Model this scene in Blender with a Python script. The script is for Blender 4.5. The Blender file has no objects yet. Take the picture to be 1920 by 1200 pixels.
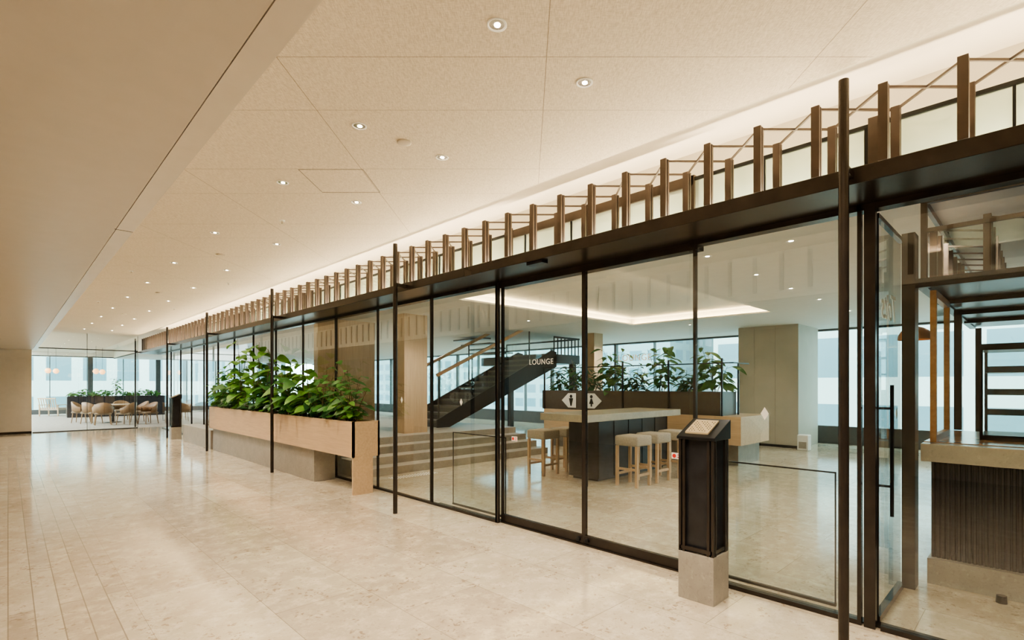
import bpy, math, random
from mathutils import Vector, Matrix
random.seed(7)
SC=bpy.context.scene
COL=SC.collection
R2=math.sqrt(2)
# ------------------------------------------------------------------ materials
def newmat(name):
    m=bpy.data.materials.new(name); m.use_nodes=True
    nt=m.node_tree; b=nt.nodes['Principled BSDF']
    return m,nt,b
def N(nt,t,**kw):
    n=nt.nodes.new(t)
    for k,v in kw.items(): setattr(n,k,v)
    return n
def L(nt,a,b): nt.links.new(a,b)
def math_(nt,op,a,b=None,c=None):
    n=N(nt,'ShaderNodeMath',operation=op)
    for i,v in enumerate((a,b,c)):
        if v is None: continue
        if isinstance(v,(int,float)): n.inputs[i].default_value=v
        else: L(nt,v,n.inputs[i])
    return n.outputs[0]
def mix(nt,f,a,b,mode='MIX'):
    n=N(nt,'ShaderNodeMix',data_type='RGBA',blend_type=mode)
    if isinstance(f,(int,float)): n.inputs[0].default_value=f
    else: L(nt,f,n.inputs[0])
    for i,v in ((6,a),(7,b)):
        if isinstance(v,tuple): n.inputs[i].default_value=(*v,1)
        else: L(nt,v,n.inputs[i])
    return n.outputs[2]
def ramp(nt,f,p0,p1):
    n=N(nt,'ShaderNodeMapRange'); L(nt,f,n.inputs[0])
    n.inputs[1].default_value=p0; n.inputs[2].default_value=p1
    return n.outputs[0]
def noise(nt,vec,scale,detail=4,rough=.5):
    n=N(nt,'ShaderNodeTexNoise'); n.inputs['Scale'].default_value=scale
    n.inputs['Detail'].default_value=detail; n.inputs['Roughness'].default_value=rough
    L(nt,vec,n.inputs['Vector']); return n.outputs[0]
def mapping(nt,vec,scale=(1,1,1),rot=(0,0,0),loc=(0,0,0)):
    n=N(nt,'ShaderNodeMapping'); L(nt,vec,n.inputs[0])
    n.inputs['Scale'].default_value=scale; n.inputs['Rotation'].default_value=rot; n.inputs['Location'].default_value=loc
    return n.outputs[0]
def tc(nt): return N(nt,'ShaderNodeTexCoord').outputs['Object']
def plain(name,c,rough=.5,metal=0,var=.06,scale=8,bump=0,spec=None):
    m,nt,b=newmat(name)
    v=tc(nt); f=noise(nt,v,scale,3)
    d=tuple(x*(1-var) for x in c); e=tuple(min(1,x*(1+var)) for x in c)
    L(nt,mix(nt,ramp(nt,f,.3,.7),d,e),b.inputs['Base Color'])
    b.inputs['Roughness'].default_value=rough; b.inputs['Metallic'].default_value=metal
    if spec is not None: b.inputs['Specular IOR Level'].default_value=spec
    if bump:
        bn=N(nt,'ShaderNodeBump'); bn.inputs['Strength'].default_value=bump; bn.inputs['Distance'].default_value=.01
        L(nt,noise(nt,v,scale*12,2),bn.inputs['Height']); L(nt,bn.outputs[0],b.inputs['Normal'])
    return m
def emis(name,c,s):
    m,nt,b=newmat(name)
    b.inputs['Base Color'].default_value=(*c,1)
    b.inputs['Emission Color'].default_value=(*c,1); b.inputs['Emission Strength'].default_value=s
    return m
def wood(name,c1,c2,axis=1,rough=.42,scale=1.0):
    m,nt,b=newmat(name)
    v=tc(nt); s=[22*scale]*3; s[axis]=1.2*scale
    f=noise(nt,mapping(nt,v,tuple(s)),1.6,6,.6)
    s2=[60*scale]*3; s2[axis]=2
    g=noise(nt,mapping(nt,v,tuple(s2)),2,3,.6)
    col=mix(nt,ramp(nt,f,.3,.7),c1,c2)
    col=mix(nt,math_(nt,'MULTIPLY',ramp(nt,g,.4,.8),.25),col,tuple(x*.6 for x in c1))
    L(nt,col,b.inputs['Base Color']); b.inputs['Roughness'].default_value=rough
    return m
def glassmat(name,tint=(.93,.97,.95),base=.06,rough=0.0,frost=0.0,refl=.9):
    m=bpy.data.materials.new(name); m.use_nodes=True; nt=m.node_tree
    for n in list(nt.nodes): nt.nodes.remove(n)
    out=N(nt,'ShaderNodeOutputMaterial')
    tr=N(nt,'ShaderNodeBsdfTransparent'); tr.inputs[0].default_value=(*tint,1)
    gl=N(nt,'ShaderNodeBsdfGlossy'); gl.inputs['Roughness'].default_value=rough; gl.inputs[0].default_value=(1,1,1,1)
    lw=N(nt,'ShaderNodeLayerWeight'); lw.inputs[0].default_value=.5
    p=math_(nt,'POWER',lw.outputs['Facing'],4.0)
    f=math_(nt,'MULTIPLY_ADD',p,refl,base)
    first=tr.outputs[0]
    if frost:
        df=N(nt,'ShaderNodeBsdfTranslucent'); df.inputs[0].default_value=(.62,.76,.66,1)
        d2=N(nt,'ShaderNodeBsdfDiffuse'); d2.inputs[0].default_value=(.42,.52,.44,1)
        a=N(nt,'ShaderNodeMixShader'); a.inputs[0].default_value=.5
        L(nt,df.outputs[0],a.inputs[1]); L(nt,d2.outputs[0],a.inputs[2])
        c=N(nt,'ShaderNodeMixShader'); c.inputs[0].default_value=frost
        L(nt,tr.outputs[0],c.inputs[1]); L(nt,a.outputs[0],c.inputs[2]); first=c.outputs[0]
    mx=N(nt,'ShaderNodeMixShader'); L(nt,f,mx.inputs[0]); L(nt,first,mx.inputs[1]); L(nt,gl.outputs[0],mx.inputs[2])
    L(nt,mx.outputs[0],out.inputs[0])
    return m
def floormat():
    m,nt,b=newmat('polished_limestone')
    v=tc(nt); sx=N(nt,'ShaderNodeSeparateXYZ'); L(nt,v,sx.inputs[0]); X=sx.outputs[0]
    rv=mapping(nt,v,rot=(0,0,math.pi/2))
    def brick(w,h,mo,off):
        n=N(nt,'ShaderNodeTexBrick'); L(nt,rv,n.inputs['Vector'])
        n.inputs['Scale'].default_value=1; n.inputs['Brick Width'].default_value=w; n.inputs['Row Height'].default_value=h
        n.inputs['Mortar Size'].default_value=mo; n.inputs['Mortar Smooth'].default_value=.1
        n.inputs['Color1'].default_value=(0,0,0,1); n.inputs['Color2'].default_value=(1,1,1,1); n.inputs['Mortar'].default_value=(.5,.5,.5,1)
        n.offset=off
        return n
    b1=brick(1.5,.62,.0022,.37); b2=brick(1.9,.125,.0034,.5)
    band=math_(nt,'MULTIPLY',math_(nt,'GREATER_THAN',X,-.25),math_(nt,'LESS_THAN',X,.62))
    fac=N(nt,'ShaderNodeMix',data_type='FLOAT'); L(nt,band,fac.inputs[0]); L(nt,b1.outputs['Fac'],fac.inputs[2]); L(nt,b2.outputs['Fac'],fac.inputs[3])
    tile=mix(nt,band,b1.outputs['Color'],b2.outputs['Color'])
    n1=noise(nt,v,1.6,6,.6); n2=noise(nt,v,7,8,.75)
    col=mix(nt,ramp(nt,n1,.3,.7),(.48,.41,.315),(.62,.55,.44))
    col=mix(nt,math_(nt,'MULTIPLY',ramp(nt,n2,.48,.66),.65),col,(.80,.735,.615))
    n4=noise(nt,v,26,6,.7)
    col=mix(nt,math_(nt,'MULTIPLY',ramp(nt,n4,.56,.65),.4),col,(.38,.30,.21))
    vo=N(nt,'ShaderNodeTexVoronoi'); vo.inputs['Scale'].default_value=20
    nn=N(nt,'ShaderNodeTexNoise'); nn.inputs['Scale'].default_value=22; nn.inputs['Detail'].default_value=5; L(nt,v,nn.inputs['Vector'])
    sc_=N(nt,'ShaderNodeVectorMath',operation='SCALE'); L(nt,nn.outputs['Color'],sc_.inputs[0]); sc_.inputs['Scale'].default_value=.12
    dist=N(nt,'ShaderNodeVectorMath',operation='ADD'); L(nt,v,dist.inputs[0]); L(nt,sc_.outputs[0],dist.inputs[1])
    L(nt,dist.outputs[0],vo.inputs['Vector'])
    spots=math_(nt,'MULTIPLY',math_(nt,'LESS_THAN',vo.outputs['Distance'],.30),ramp(nt,noise(nt,v,3.7,5,.75),.49,.57))
    col=mix(nt,math_(nt,'MULTIPLY',spots,.6),col,(.27,.185,.12))
    col=mix(nt,.14,col,tile,'OVERLAY')
    col=mix(nt,math_(nt,'MULTIPLY',fac.outputs[0],.7),col,(.24,.20,.15))
    L(nt,col,b.inputs['Base Color'])
    rr=math_(nt,'MULTIPLY_ADD',n2,.08,.065); L(nt,rr,b.inputs['Roughness'])
    b.inputs['Specular IOR Level'].default_value=1.0
    bn=N(nt,'ShaderNodeBump'); bn.inputs['Strength'].default_value=.25; bn.inputs['Distance'].default_value=.004; bn.invert=True
    L(nt,fac.outputs[0],bn.inputs['Height']); L(nt,bn.outputs[0],b.inputs['Normal'])
    return m
def stonemat(name,c,rough=.35,dark=.6,sc=40):
    m,nt,b=newmat(name); v=tc(nt)
    n1=noise(nt,v,5,6,.7); n2=noise(nt,v,sc,5,.7)
    col=mix(nt,ramp(nt,n1,.3,.7),tuple(x*.86 for x in c),tuple(x*1.1 for x in c))
    col=mix(nt,math_(nt,'MULTIPLY',ramp(nt,n2,.52,.7),.6),col,tuple(x*dark for x in c))
    col=mix(nt,math_(nt,'MULTIPLY',ramp(nt,noise(nt,v,sc*.6,5,.7),.56,.7),.5),col,tuple(min(1,x*1.4) for x in c))
    L(nt,col,b.inputs['Base Color']); b.inputs['Roughness'].default_value=rough
    return m
def ceilmat():
    m,nt,b=newmat('woven_ceiling_panel'); v=tc(nt)
    rv=mapping(nt,v,rot=(0,0,math.pi/4))
    s=N(nt,'ShaderNodeSeparateXYZ'); L(nt,rv,s.inputs[0]); U,W=s.outputs[0],s.outputs[1]
    def line(val,off,per,wd):
        p=math_(nt,'PINGPONG',math_(nt,'SUBTRACT',val,off),per/2)
        return math_(nt,'LESS_THAN',p,wd)
    l=math_(nt,'MAXIMUM',line(W,2.68,1.39,.0024),line(W,3.20,1.39,.002))
    l=math_(nt,'MAXIMUM',l,line(U,.11,1.40,.0024))
    f1=noise(nt,mapping(nt,rv,(260,26,1)),1,3,.6); f2=noise(nt,mapping(nt,rv,(40,190,1)),1,2,.6)
    f=math_(nt,'ADD',math_(nt,'MULTIPLY',f1,.6),math_(nt,'MULTIPLY',f2,.4))
    col=mix(nt,ramp(nt,f,.38,.62),(.56,.485,.385),(.79,.71,.59))
    col=mix(nt,math_(nt,'MULTIPLY',l,.7),col,(.20,.15,.10))
    L(nt,col,b.inputs['Base Color']); b.inputs['Roughness'].default_value=.75
    return m
def buildingmat(name,c,wc,pw=2.4,ph=3.4):
    m,nt,b=newmat(name); v=tc(nt)
    s=N(nt,'ShaderNodeSeparateXYZ'); L(nt,v,s.inputs[0])
    h=math_(nt,'ADD',s.outputs[0],s.outputs[1])
    a=math_(nt,'GREATER_THAN',math_(nt,'PINGPONG',h,pw/2),pw*.16)
    z=math_(nt,'GREATER_THAN',math_(nt,'PINGPONG',s.outputs[2],ph/2),ph*.2)
    w=math_(nt,'MULTIPLY',a,z)
    L(nt,mix(nt,w,c,wc),b.inputs['Base Color'])
    L(nt,math_(nt,'MULTIPLY_ADD',w,-.4,.8),b.inputs['Roughness'])
    return m
M={}
M['floor']=floormat(); M['ceil']=ceilmat()
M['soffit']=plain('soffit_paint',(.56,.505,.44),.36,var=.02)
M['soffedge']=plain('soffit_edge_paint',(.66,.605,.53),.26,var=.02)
M['wall']=plain('wall_plaster',(.58,.515,.43),.7,var=.03)
M['white']=plain('lounge_ceiling_paint',(.76,.75,.71),.7,var=.02)
M['cove']=plain('cove_paint',(.78,.73,.63),.8,var=.01)
M['bronze']=plain('bronze_steel',(.050,.041,.036),.27,.5,var=.15)
M['lattice']=plain('brown_anodised_bar',(.088,.061,.047),.45,.2,var=.15)
M['black']=plain('black_steel',(.018,.018,.02),.35,.5,var=.2)
M['dark']=plain('dark_panel',(.03,.03,.035),.3,.3,var=.3)
M['sill']=plain('grey_window_sill',(.08,.09,.095),.4,.2,var=.1)
M['ribbed']=plain('ribbed_black_tile',(.015,.017,.020),.35,.0,var=.3)
M['glass']=glassmat('clear_glass',base=.10); M['glassw']=glassmat('window_glass',(.74,.95,.92),.05,refl=.5)
M['frost']=glassmat('frosted_glass',(.74,.88,.80),.08,.02,.38)
M['wood']=wood('planter_oak',(.60,.43,.275),(.72,.54,.36),1)
M['woodz']=wood('column_oak',(.52,.365,.23),(.64,.47,.31),2)
M['woodd']=wood('handrail_oak',(.50,.27,.12),(.64,.38,.19),0)
M['woodchair']=wood('chair_oak',(.56,.39,.24),(.70,.51,.34),2,scale=2)
M['chairbrown']=wood('chair_brown_oak',(.26,.155,.085),(.36,.225,.13),2,scale=2)
M['counterwood']=wood('counter_wood',(.50,.26,.13),(.63,.36,.19),1,.18)
M['grey']=stonemat('grey_stone',(.36,.335,.295),.4)
M['stonet']=stonemat('counter_stone',(.56,.515,.43),.25,.7)
M['granite']=stonemat('dark_granite',(.085,.072,.06),.3,.5,25)
M['beigew']=plain('beige_panel',(.46,.425,.36),.6,var=.04,scale=3)
M['carpet']=plain('carpet',(.34,.31,.27),.95,var=.2,scale=14,bump=.4)
M['fabric']=plain('stool_fabric',(.52,.47,.40),.9,var=.12,scale=40,bump=.3)
M['fabricc']=plain('chair_fabric',(.30,.23,.165),.9,var=.12,scale=40,bump=.3)
M['brass']=plain('brass_plate',(.60,.50,.32),.5,.4,var=.08)
M['copper']=plain('copper_shade',(.60,.29,.14),.4,.6)
M['chrome']=plain('downlight_reflector',(.75,.72,.68),.2,.8)
M['lamp']=emis('lamp_lens',(1,.88,.70),22)
M['led']=emis('led_strip',(1,.76,.44),15)
M['globe']=emis('lit_globe',(1,.50,.22),1.3)
M['signw']=plain('white_print',(.86,.86,.83),.5,var=.01)
M['red']=plain('red_print',(.65,.03,.03),.5)
M['plastic']=plain('white_plastic',(.78,.77,.74),.4)
M['soil']=plain('soil',(.05,.035,.025),.95,bump=.6,scale=20)
M['asph']=plain('asphalt',(.25,.26,.27),.9)
M['trunk']=plain('plant_stem',(.16,.12,.06),.7)
def leafmat(name,c1,c2):
    m,nt,b=newmat(name); v=tc(nt)
    L(nt,mix(nt,ramp(nt,noise(nt,v,7,2),.35,.65),c1,c2),b.inputs['Base Color'])
    b.inputs['Roughness'].default_value=.42
    tl=N(nt,'ShaderNodeBsdfTranslucent'); tl.inputs[0].default_value=(*[min(1,x*1.6) for x in c2],1)
    mx=N(nt,'ShaderNodeMixShader'); mx.inputs[0].default_value=.25
    L(nt,b.outputs[0],mx.inputs[1]); L(nt,tl.outputs[0],mx.inputs[2]); L(nt,mx.outputs[0],nt.nodes['Material Output'].inputs[0])
    return m
M['leafa']=leafmat('leaf_bright',(.05,.17,.028),(.16,.34,.055))
M['leafb']=leafmat('leaf_dark',(.012,.055,.018),(.045,.14,.04))
M['leafc']=leafmat('leaf_mid',(.028,.11,.028),(.09,.24,.055))
M['bldA']=buildingmat('office_facade',(.50,.53,.51),(.13,.20,.23))
M['bldB']=buildingmat('glass_tower_facade',(.28,.37,.39),(.11,.20,.24),1.5,1.2)
# ------------------------------------------------------------------ mesh helpers
class MB:
    def __init__(s): s.v=[]; s.f=[]
    def box(s,x0,x1,y0,y1,z0,z1):
        n=len(s.v)
        s.v+=[(x0,y0,z0),(x1,y0,z0),(x1,y1,z0),(x0,y1,z0),(x0,y0,z1),(x1,y0,z1),(x1,y1,z1),(x0,y1,z1)]
        s.f+=[tuple(n+i for i in q) for q in ((3,2,1,0),(4,5,6,7),(0,1,5,4),(1,2,6,5),(2,3,7,6),(3,0,4,7))]
        return s
    def quad(s,*p):
        n=len(s.v); s.v+=list(p); s.f.append(tuple(range(n,n+len(p)))); return s
    def cyl(s,p0,p1,r0,r1=None,seg=12,caps=True):
        if r1 is None: r1=r0
        p0=Vector(p0); p1=Vector(p1); d=(p1-p0).normalized()
        a=Vector((0,0,1)) if abs(d.z)<.95 else Vector((1,0,0))
        u=d.cross(a).normalized(); w=d.cross(u)
        n=len(s.v)
        for p,r in ((p0,r0),(p1,r1)):
            for i in range(seg):
                t=2*math.pi*i/seg; s.v.append(tuple(p+u*(r*math.cos(t))+w*(r*math.sin(t))))
        for i in range(seg):
            j=(i+1)%seg; s.f.append((n+i,n+j,n+seg+j,n+seg+i))
        if caps:
            s.f.append(tuple(n+i for i in range(seg-1,-1,-1))); s.f.append(tuple(n+seg+i for i in range(seg)))
        return s
    def bar(s,p0,p1,w,h):
        p0=Vector(p0); p1=Vector(p1); d=(p1-p0).normalized()
        a=Vector((0,0,1)) if abs(d.z)<.95 else Vector((0,1,0))
        u=d.cross(a).normalized(); q=u.cross(d).normalized(); n=len(s.v)
        for p in (p0,p1):
            for sx,sy in ((-1,-1),(1,-1),(1,1),(-1,1)):
                s.v.append(tuple(p+u*(sx*w/2)+q*(sy*h/2)))
        s.f+=[tuple(n+i for i in qd) for qd in ((0,1,2,3),(7,6,5,4),(0,4,5,1),(1,5,6,2),(2,6,7,3),(3,7,4,0))]
        return s
    def lathe(s,prof,c=(0,0,0),seg=20):
        n=len(s.v)
        for r,z in prof:
            for i in range(seg):
                t=2*math.pi*i/seg; s.v.append((c[0]+r*math.cos(t),c[1]+r*math.sin(t),c[2]+z))
        for k in range(len(prof)-1):
            for i in range(seg):
                j=(i+1)%seg; s.f.append((n+k*seg+i,n+k*seg+j,n+(k+1)*seg+j,n+(k+1)*seg+i))
        return s
    def mesh(s,name,mat,off=(0,0,0),smooth=False):
        me=bpy.data.meshes.new(name)
        me.from_pydata([(x-off[0],y-off[1],z-off[2]) for x,y,z in s.v],[],s.f)
        import bmesh
        bm=bmesh.new(); bm.from_mesh(me)
        if len(bm.faces)>1: bmesh.ops.recalc_face_normals(bm,faces=bm.faces)
        bm.to_mesh(me); bm.free()
        me.materials.append(mat)
        if smooth:
            for p in me.polygons: p.use_smooth=True
        return me
def tag(o,label=None,category=None,group=None,kind=None):
    if label: o['label']=label
    if category: o['category']=category
    if group: o['group']=group
    if kind: o['kind']=kind
def obj(name,mb,mat,label=None,category=None,group=None,kind=None,parent=None,bevel=0,smooth=False,loc=None):
    if parent is None:
        if loc is None:
            xs=[p[0] for p in mb.v]; ys=[p[1] for p in mb.v]; zs=[p[2] for p in mb.v]
            loc=((min(xs)+max(xs))/2,(min(ys)+max(ys))/2,min(zs))
            if kind=='structure': loc=(0,0,0)
        me=mb.mesh(name,M[mat],loc,smooth); o=bpy.data.objects.new(name,me); o.location=loc
    else:
        me=mb.mesh(name,M[mat],(0,0,0),smooth); o=bpy.data.objects.new(name,me); o.parent=parent
    COL.objects.link(o)
    if bevel:
        b=o.modifiers.new('bevel','BEVEL'); b.width=bevel; b.segments=2; b.limit_method='ANGLE'
    tag(o,label,category,group,kind); return o
def thing(name,loc,label,category,group=None,kind=None,rot=0):
    e=bpy.data.objects.new(name,None); e.empty_display_size=.1; e.location=loc; e.rotation_euler=(0,0,rot)
    COL.objects.link(e); tag(e,label,category,group,kind); return e
def clone(root,loc,rot=0,label=None):
    n=root.copy(); n.location=loc; n.rotation_euler=(0,0,rot); COL.objects.link(n)
    if label: n['label']=label
    kids=[c for c in bpy.data.objects if c.parent==root]
    for c in kids:
        k=c.copy(); k.parent=n; COL.objects.link(k)
    return n
def text(name,s,size,loc,rot,mat,parent=None,ext=.001,shear=0,**kw):
    cu=bpy.data.curves.new(name,'FONT'); cu.body=s; cu.size=size; cu.align_x='CENTER'; cu.align_y='CENTER'; cu.extrude=ext; cu.shear=shear
    if kw.get('spacing'): cu.space_character=kw['spacing']
    if kw.get('bold'): cu.offset=kw['bold']
    o=bpy.data.objects.new(name,cu); COL.objects.link(o)
    dg=bpy.context.evaluated_depsgraph_get()
    me=bpy.data.meshes.new_from_object(o.evaluated_get(dg)); bpy.data.objects.remove(o)
    me.materials.clear(); me.materials.append(M[mat])
    o=bpy.data.objects.new(name,me); o.location=loc; o.rotation_euler=rot; o.parent=parent; COL.objects.link(o)
    return o
def loc(mb,o):
    mb.v=[(x-o[0],y-o[1],z-o[2]) for x,y,z in mb.v]; return mb
FACE=(math.pi/2,0,-math.pi/2)
# ------------------------------------------------------------------ dimensions
H=1.5; ZC=3.20; ZS=2.60; ZL=2.95; XG=3.76; YE=22.3; XW=15.0; YW=36.0
obj('floor',MB().quad((-3,-6,0),(XW,-6,0),(XW,YW,0),(-3,YW,0)),'floor',kind='structure',label='polished beige limestone slab floor')
obj('floor_carpet',MB().box(.0,14.9,YE+.1,YW-.1,0.0,.012),'carpet',kind='structure',label='beige carpet of the dining area')
obj('wall_left',MB().box(-3.2,-3,-6,YW,0,ZC),'wall',kind='structure')
obj('wall_back',MB().box(-3.2,XW,-6.2,-6,0,3.6),'wall',kind='structure')
obj('wall_far',MB().box(-3,.52,YE-.1,YE+.1,0,ZS),'wall',kind='structure',label='beige plaster end wall')
obj('baseboard_far',MB().box(-3,.52,YE-.115,YE-.1,0,.07),'bronze',kind='structure')
obj('ceiling',MB().box(.60,3.17,-6,YW,ZC,ZC+.012),'ceil',kind='structure',label='woven beige ceiling panels laid diagonally')
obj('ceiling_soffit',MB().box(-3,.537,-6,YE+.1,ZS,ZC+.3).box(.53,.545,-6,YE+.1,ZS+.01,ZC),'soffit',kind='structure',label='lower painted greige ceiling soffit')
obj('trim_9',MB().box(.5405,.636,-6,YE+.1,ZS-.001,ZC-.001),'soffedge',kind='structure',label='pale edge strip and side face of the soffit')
obj('trim_1',MB().box(.53,.6355,4.62,4.625,ZS-.002,ZS),'bronze',kind='structure')
mb=MB()
for i in range(70): mb.box(.637,.655,-1+.331*i,-1+.331*i+.05,ZS+.10,ZC-.04)  # slats hidden from the camera, added so the glass reflects their stripes
obj('trim_10',mb,'lattice',kind='structure',label='unseen vertical brown slats added on the soffit side for the glass reflections')
mb=MB().box(3.10,4.12,-6,YW,3.46,3.5).box(3.10,3.12,-6,YW,ZC+.013,3.46).box(4.10,4.12,-6,YW,ZL,3.46)
obj('ceiling_cove',mb,'cove',kind='structure',label='cream light cove above the lattice')
xs=[4.10,5.4,10.7,XW]; ys=[-6,3.8,7.0,YW]; mb=MB()
for i in range(len(xs)-1):
    for j in range(len(ys)-1):
        cx=(xs[i]+xs[i+1])/2; cy=(ys[j]+ys[j+1])/2
        if 5.4<cx<10.7 and 3.8<cy<7: continue
        mb.box(xs[i],xs[i+1],ys[j],ys[j+1],ZL,ZL+.03)
obj('ceiling_lounge',mb,'white',kind='structure',label='white painted lounge ceiling')
mb=MB().box(5.2,10.9,3.6,7.2,3.12,3.14).box(5.2,5.22,3.6,7.2,ZL+.03,3.12).box(10.88,10.9,3.6,7.2,ZL+.03,3.12).box(5.2,10.9,3.6,3.62,ZL+.03,3.12).box(5.2,10.9,7.18,7.2,ZL+.03,3.12)
obj('ceiling_recess',mb,'white',kind='structure',label='recessed ceiling tray with hidden lighting')
for i,(a,b_,c,d) in enumerate([(10.80,10.84,3.7,7.1),(5.28,5.32,3.7,7.1),(5.4,10.7,7.10,7.14),(5.4,10.7,3.68,3.72)]):
    obj('light_strip',MB().box(a,b_,c,d,ZL+.03,ZL+.045),'led','warm LED strip hidden in the ceiling tray','light strip',group='ceiling tray light strips')
obj('header_beam',MB().box(3.33,3.92,-6,YE+.6,2.62,2.713),'bronze','long dark bronze steel header beam over the glass front','beam',bevel=.004)
obj('trim_2',MB().box(XG+.0,XG+.09,4.2,YE,2.585,2.62).box(XG,XG+.09,-6,1.96,2.585,2.62),'bronze',kind='structure')
# ------------------------------------------------------------------ posts
PY=[.762,5.35,9.34,13.44,17.6,22.8]
for i,y in enumerate(PY):
    p=thing('steel_post',(3.2,y,0),'slender dark bronze round-edged steel post in front of the glass','post',group='posts along the glass front')
    obj('pole',MB().cyl((0,0,0),(0,0,3.15),.026,seg=16),'bronze',parent=p,smooth=False)
    obj('bracket',MB().box(.02,.13,-.02,.02,2.65,2.69),'bronze',parent=p)
# ------------------------------------------------------------------ lattice screens
A=.331; XF=3.36; XR=3.69; ZT=3.13; ZB=2.715
upm=MB().box(-.026,-.006,-.022,.022,ZB,ZT).box(.006,.026,-.022,.022,ZB,ZT).box(-.006,.006,-.012,.012,ZB,ZT-.01).mesh('upright',M['lattice'])
b1=MB().bar((0,0,0),(A,-A,0),.011,.013).mesh('brace',M['lattice'])
b2=MB().bar((0,0,0),(-A,-A,0),.011,.013).mesh('brace',M['lattice'])
bounds=[-1.2]+PY
secs=[]
for i in range(len(bounds)-1):
    secs.append(thing('lattice_screen',(XF,(bounds[i]+bounds[i+1])/2,ZB),'brown metal zigzag lattice screen standing on the header beam','lattice screen',group='lattice screens on the header beam'))
def secof(y):
    for i in range(len(bounds)-1):
        if bounds[i]<=y<bounds[i+1]: return secs[i]
def putpart(nm,me,s,x,y,z):
    o=bpy.data.objects.new(nm,me); COL.objects.link(o); o.parent=s; lo=s.location
    o.location=(x-lo.x,y-lo.y,z-lo.z); return o
k=-4
while True:
    y=.279+A*k; k+=1
    if y<bounds[0]: continue
    if y>=22.75: break
    s=secof(y)
    for nm,me,x,z in (('upright',upm,XF,0),('upright',upm,XR,0),('brace',b1,XF,ZT-.012),('brace',b2,XR,ZT-.012)): putpart(nm,me,s,x,y,z)
n=3
edges=[-3.0,.77,1.93,4.06]+[4.06+1.36*i for i in range(1,14)]+[22.6]
for i in range(len(edges)-1):
    a,b_=edges[i],edges[i+1]
    w=thing('window_%d'%n,(3.80,(a+b_)/2,2.715),None,None,kind='structure'); n+=1
    h=(b_-a)/2
    obj('pane',MB().quad((0,-h,0),(0,h,0),(0,h,.39),(0,-h,.39)),'frost',parent=w)
    mb=MB().box(-.012,.012,-h,h,.385,.41).box(-.012,.012,-h,-h+.02,0,.39)
    q=-h+.62
    while q<h-.1: mb.box(-.01,.01,q,q+.014,0,.39); q+=.62
    obj('frame',mb,'black',parent=w)
obj('trim_3',MB().box(3.78,3.86,1.93,4.06,3.06,3.14).box(3.78,3.86,4.04,4.1,2.715,3.14).box(3.78,3.86,1.92,1.96,2.715,3.14).box(3.74,3.86,.66,.76,2.715,3.14),'lattice',kind='structure')
# ------------------------------------------------------------------ glass facade
def diamond(parent,x,y,z,s=.035):
    obj('diamond_mark',MB().quad((x,y,z-s*1.3),(x,y-s*.8,z),(x,y,z+s*1.3),(x,y+s*.8,z)),'signw',parent=parent,label='small white diamond safety mark')
def panel(a,b_,dark=False,mark=True):
    global n
    w=thing('window_%d'%n,(XG,(a+b_)/2,0),None,None,kind='structure'); n+=1
    h=(b_-a)/2
    obj('pane',MB().quad((0.02,-h,.03),(0.02,h,.03),(0.02,h,2.6),(0.02,-h,2.6)),'glass',parent=w)
    mb=MB().box(0,.04,-h,h,0,.03)
    wd=.022 if dark else .005
    mb.box(0,.04,-h,-h+wd,.03,2.62)
    obj('frame',mb,'bronze',parent=w)
    if mark: diamond(w,-.004,0,1.3)
panel(.80,1.96,True); panel(4.2,5.44,True); panel(5.44,6.79,True); panel(-1.6,.70,True,False)
ys=[6.79+1.34*i for i in range(12)]
for i in range(11): panel(ys[i],ys[i+1],i==1)
obj('trim_4',MB().box(XG-.005,XG+.045,.725,.785,0,2.62),'bronze',kind='structure')
obj('trim_5',MB().box(XG+.0,XG+.03,4.18,4.225,0,2.62),'bronze',kind='structure')
for i,(a,b_) in enumerate([(3.05,4.2),(1.93,3.05)]):
    d=thing('door_%d'%(i+1),(3.84,(a+b_)/2,0),'glass sliding door leaf with dark bottom rail',None,kind='structure'); h=(b_-a)/2
    obj('pane',MB().quad((0,-h,.09),(0,h,.09),(0,h,2.6),(0,-h,2.6)),'glass',parent=d)
    obj('bottom_rail',MB().box(-.02,.02,-h,h,.012,.09),'bronze',parent=d,bevel=.003)
    obj('stile',MB().box(-.016,.016,h-.022,h,.09,2.61),'bronze',parent=d)
    obj('stile',MB().box(-.016,.016,-h,-h+.022,.09,2.61),'bronze',parent=d)
    ky=-h+.05 if i==0 else h-.05
    obj('lock_knob',MB().cyl((-.02,ky,.05),(-.045,ky,.05),.022,seg=16),'black',parent=d)
    t=text('lettering','LOUNGE',.078,(-.006,(3.61 if i==0 else 2.50)-d.location.y,1.735),FACE,'signw',parent=d,spacing=1.12)
    ry=(4.0 if i==0 else 2.10)-d.location.y
    obj('sticker',MB().quad((-.005,ry-.045,.90),(-.005,ry+.045,.90),(-.005,ry+.045,.95),(-.005,ry-.045,.95)),'signw',parent=d,label='small white caution sticker')
    obj('sticker_symbol',MB().cyl((-.006,ry+.02,.925),(-.008,ry+.02,.925),.016,seg=16),'red',parent=d)
    obj('sticker_line',MB().box(-.008,-.006,ry-.035,ry-.008,.932,.938).box(-.008,-.006,ry-.035,ry-.008,.912,.918),'red',parent=d)
obj('trim_6',MB().box(3.80,3.88,-1.6,5.4,0,.012).box(3.80,3.9,1.9,4.2,2.56,2.62),'bronze',kind='structure')
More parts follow.
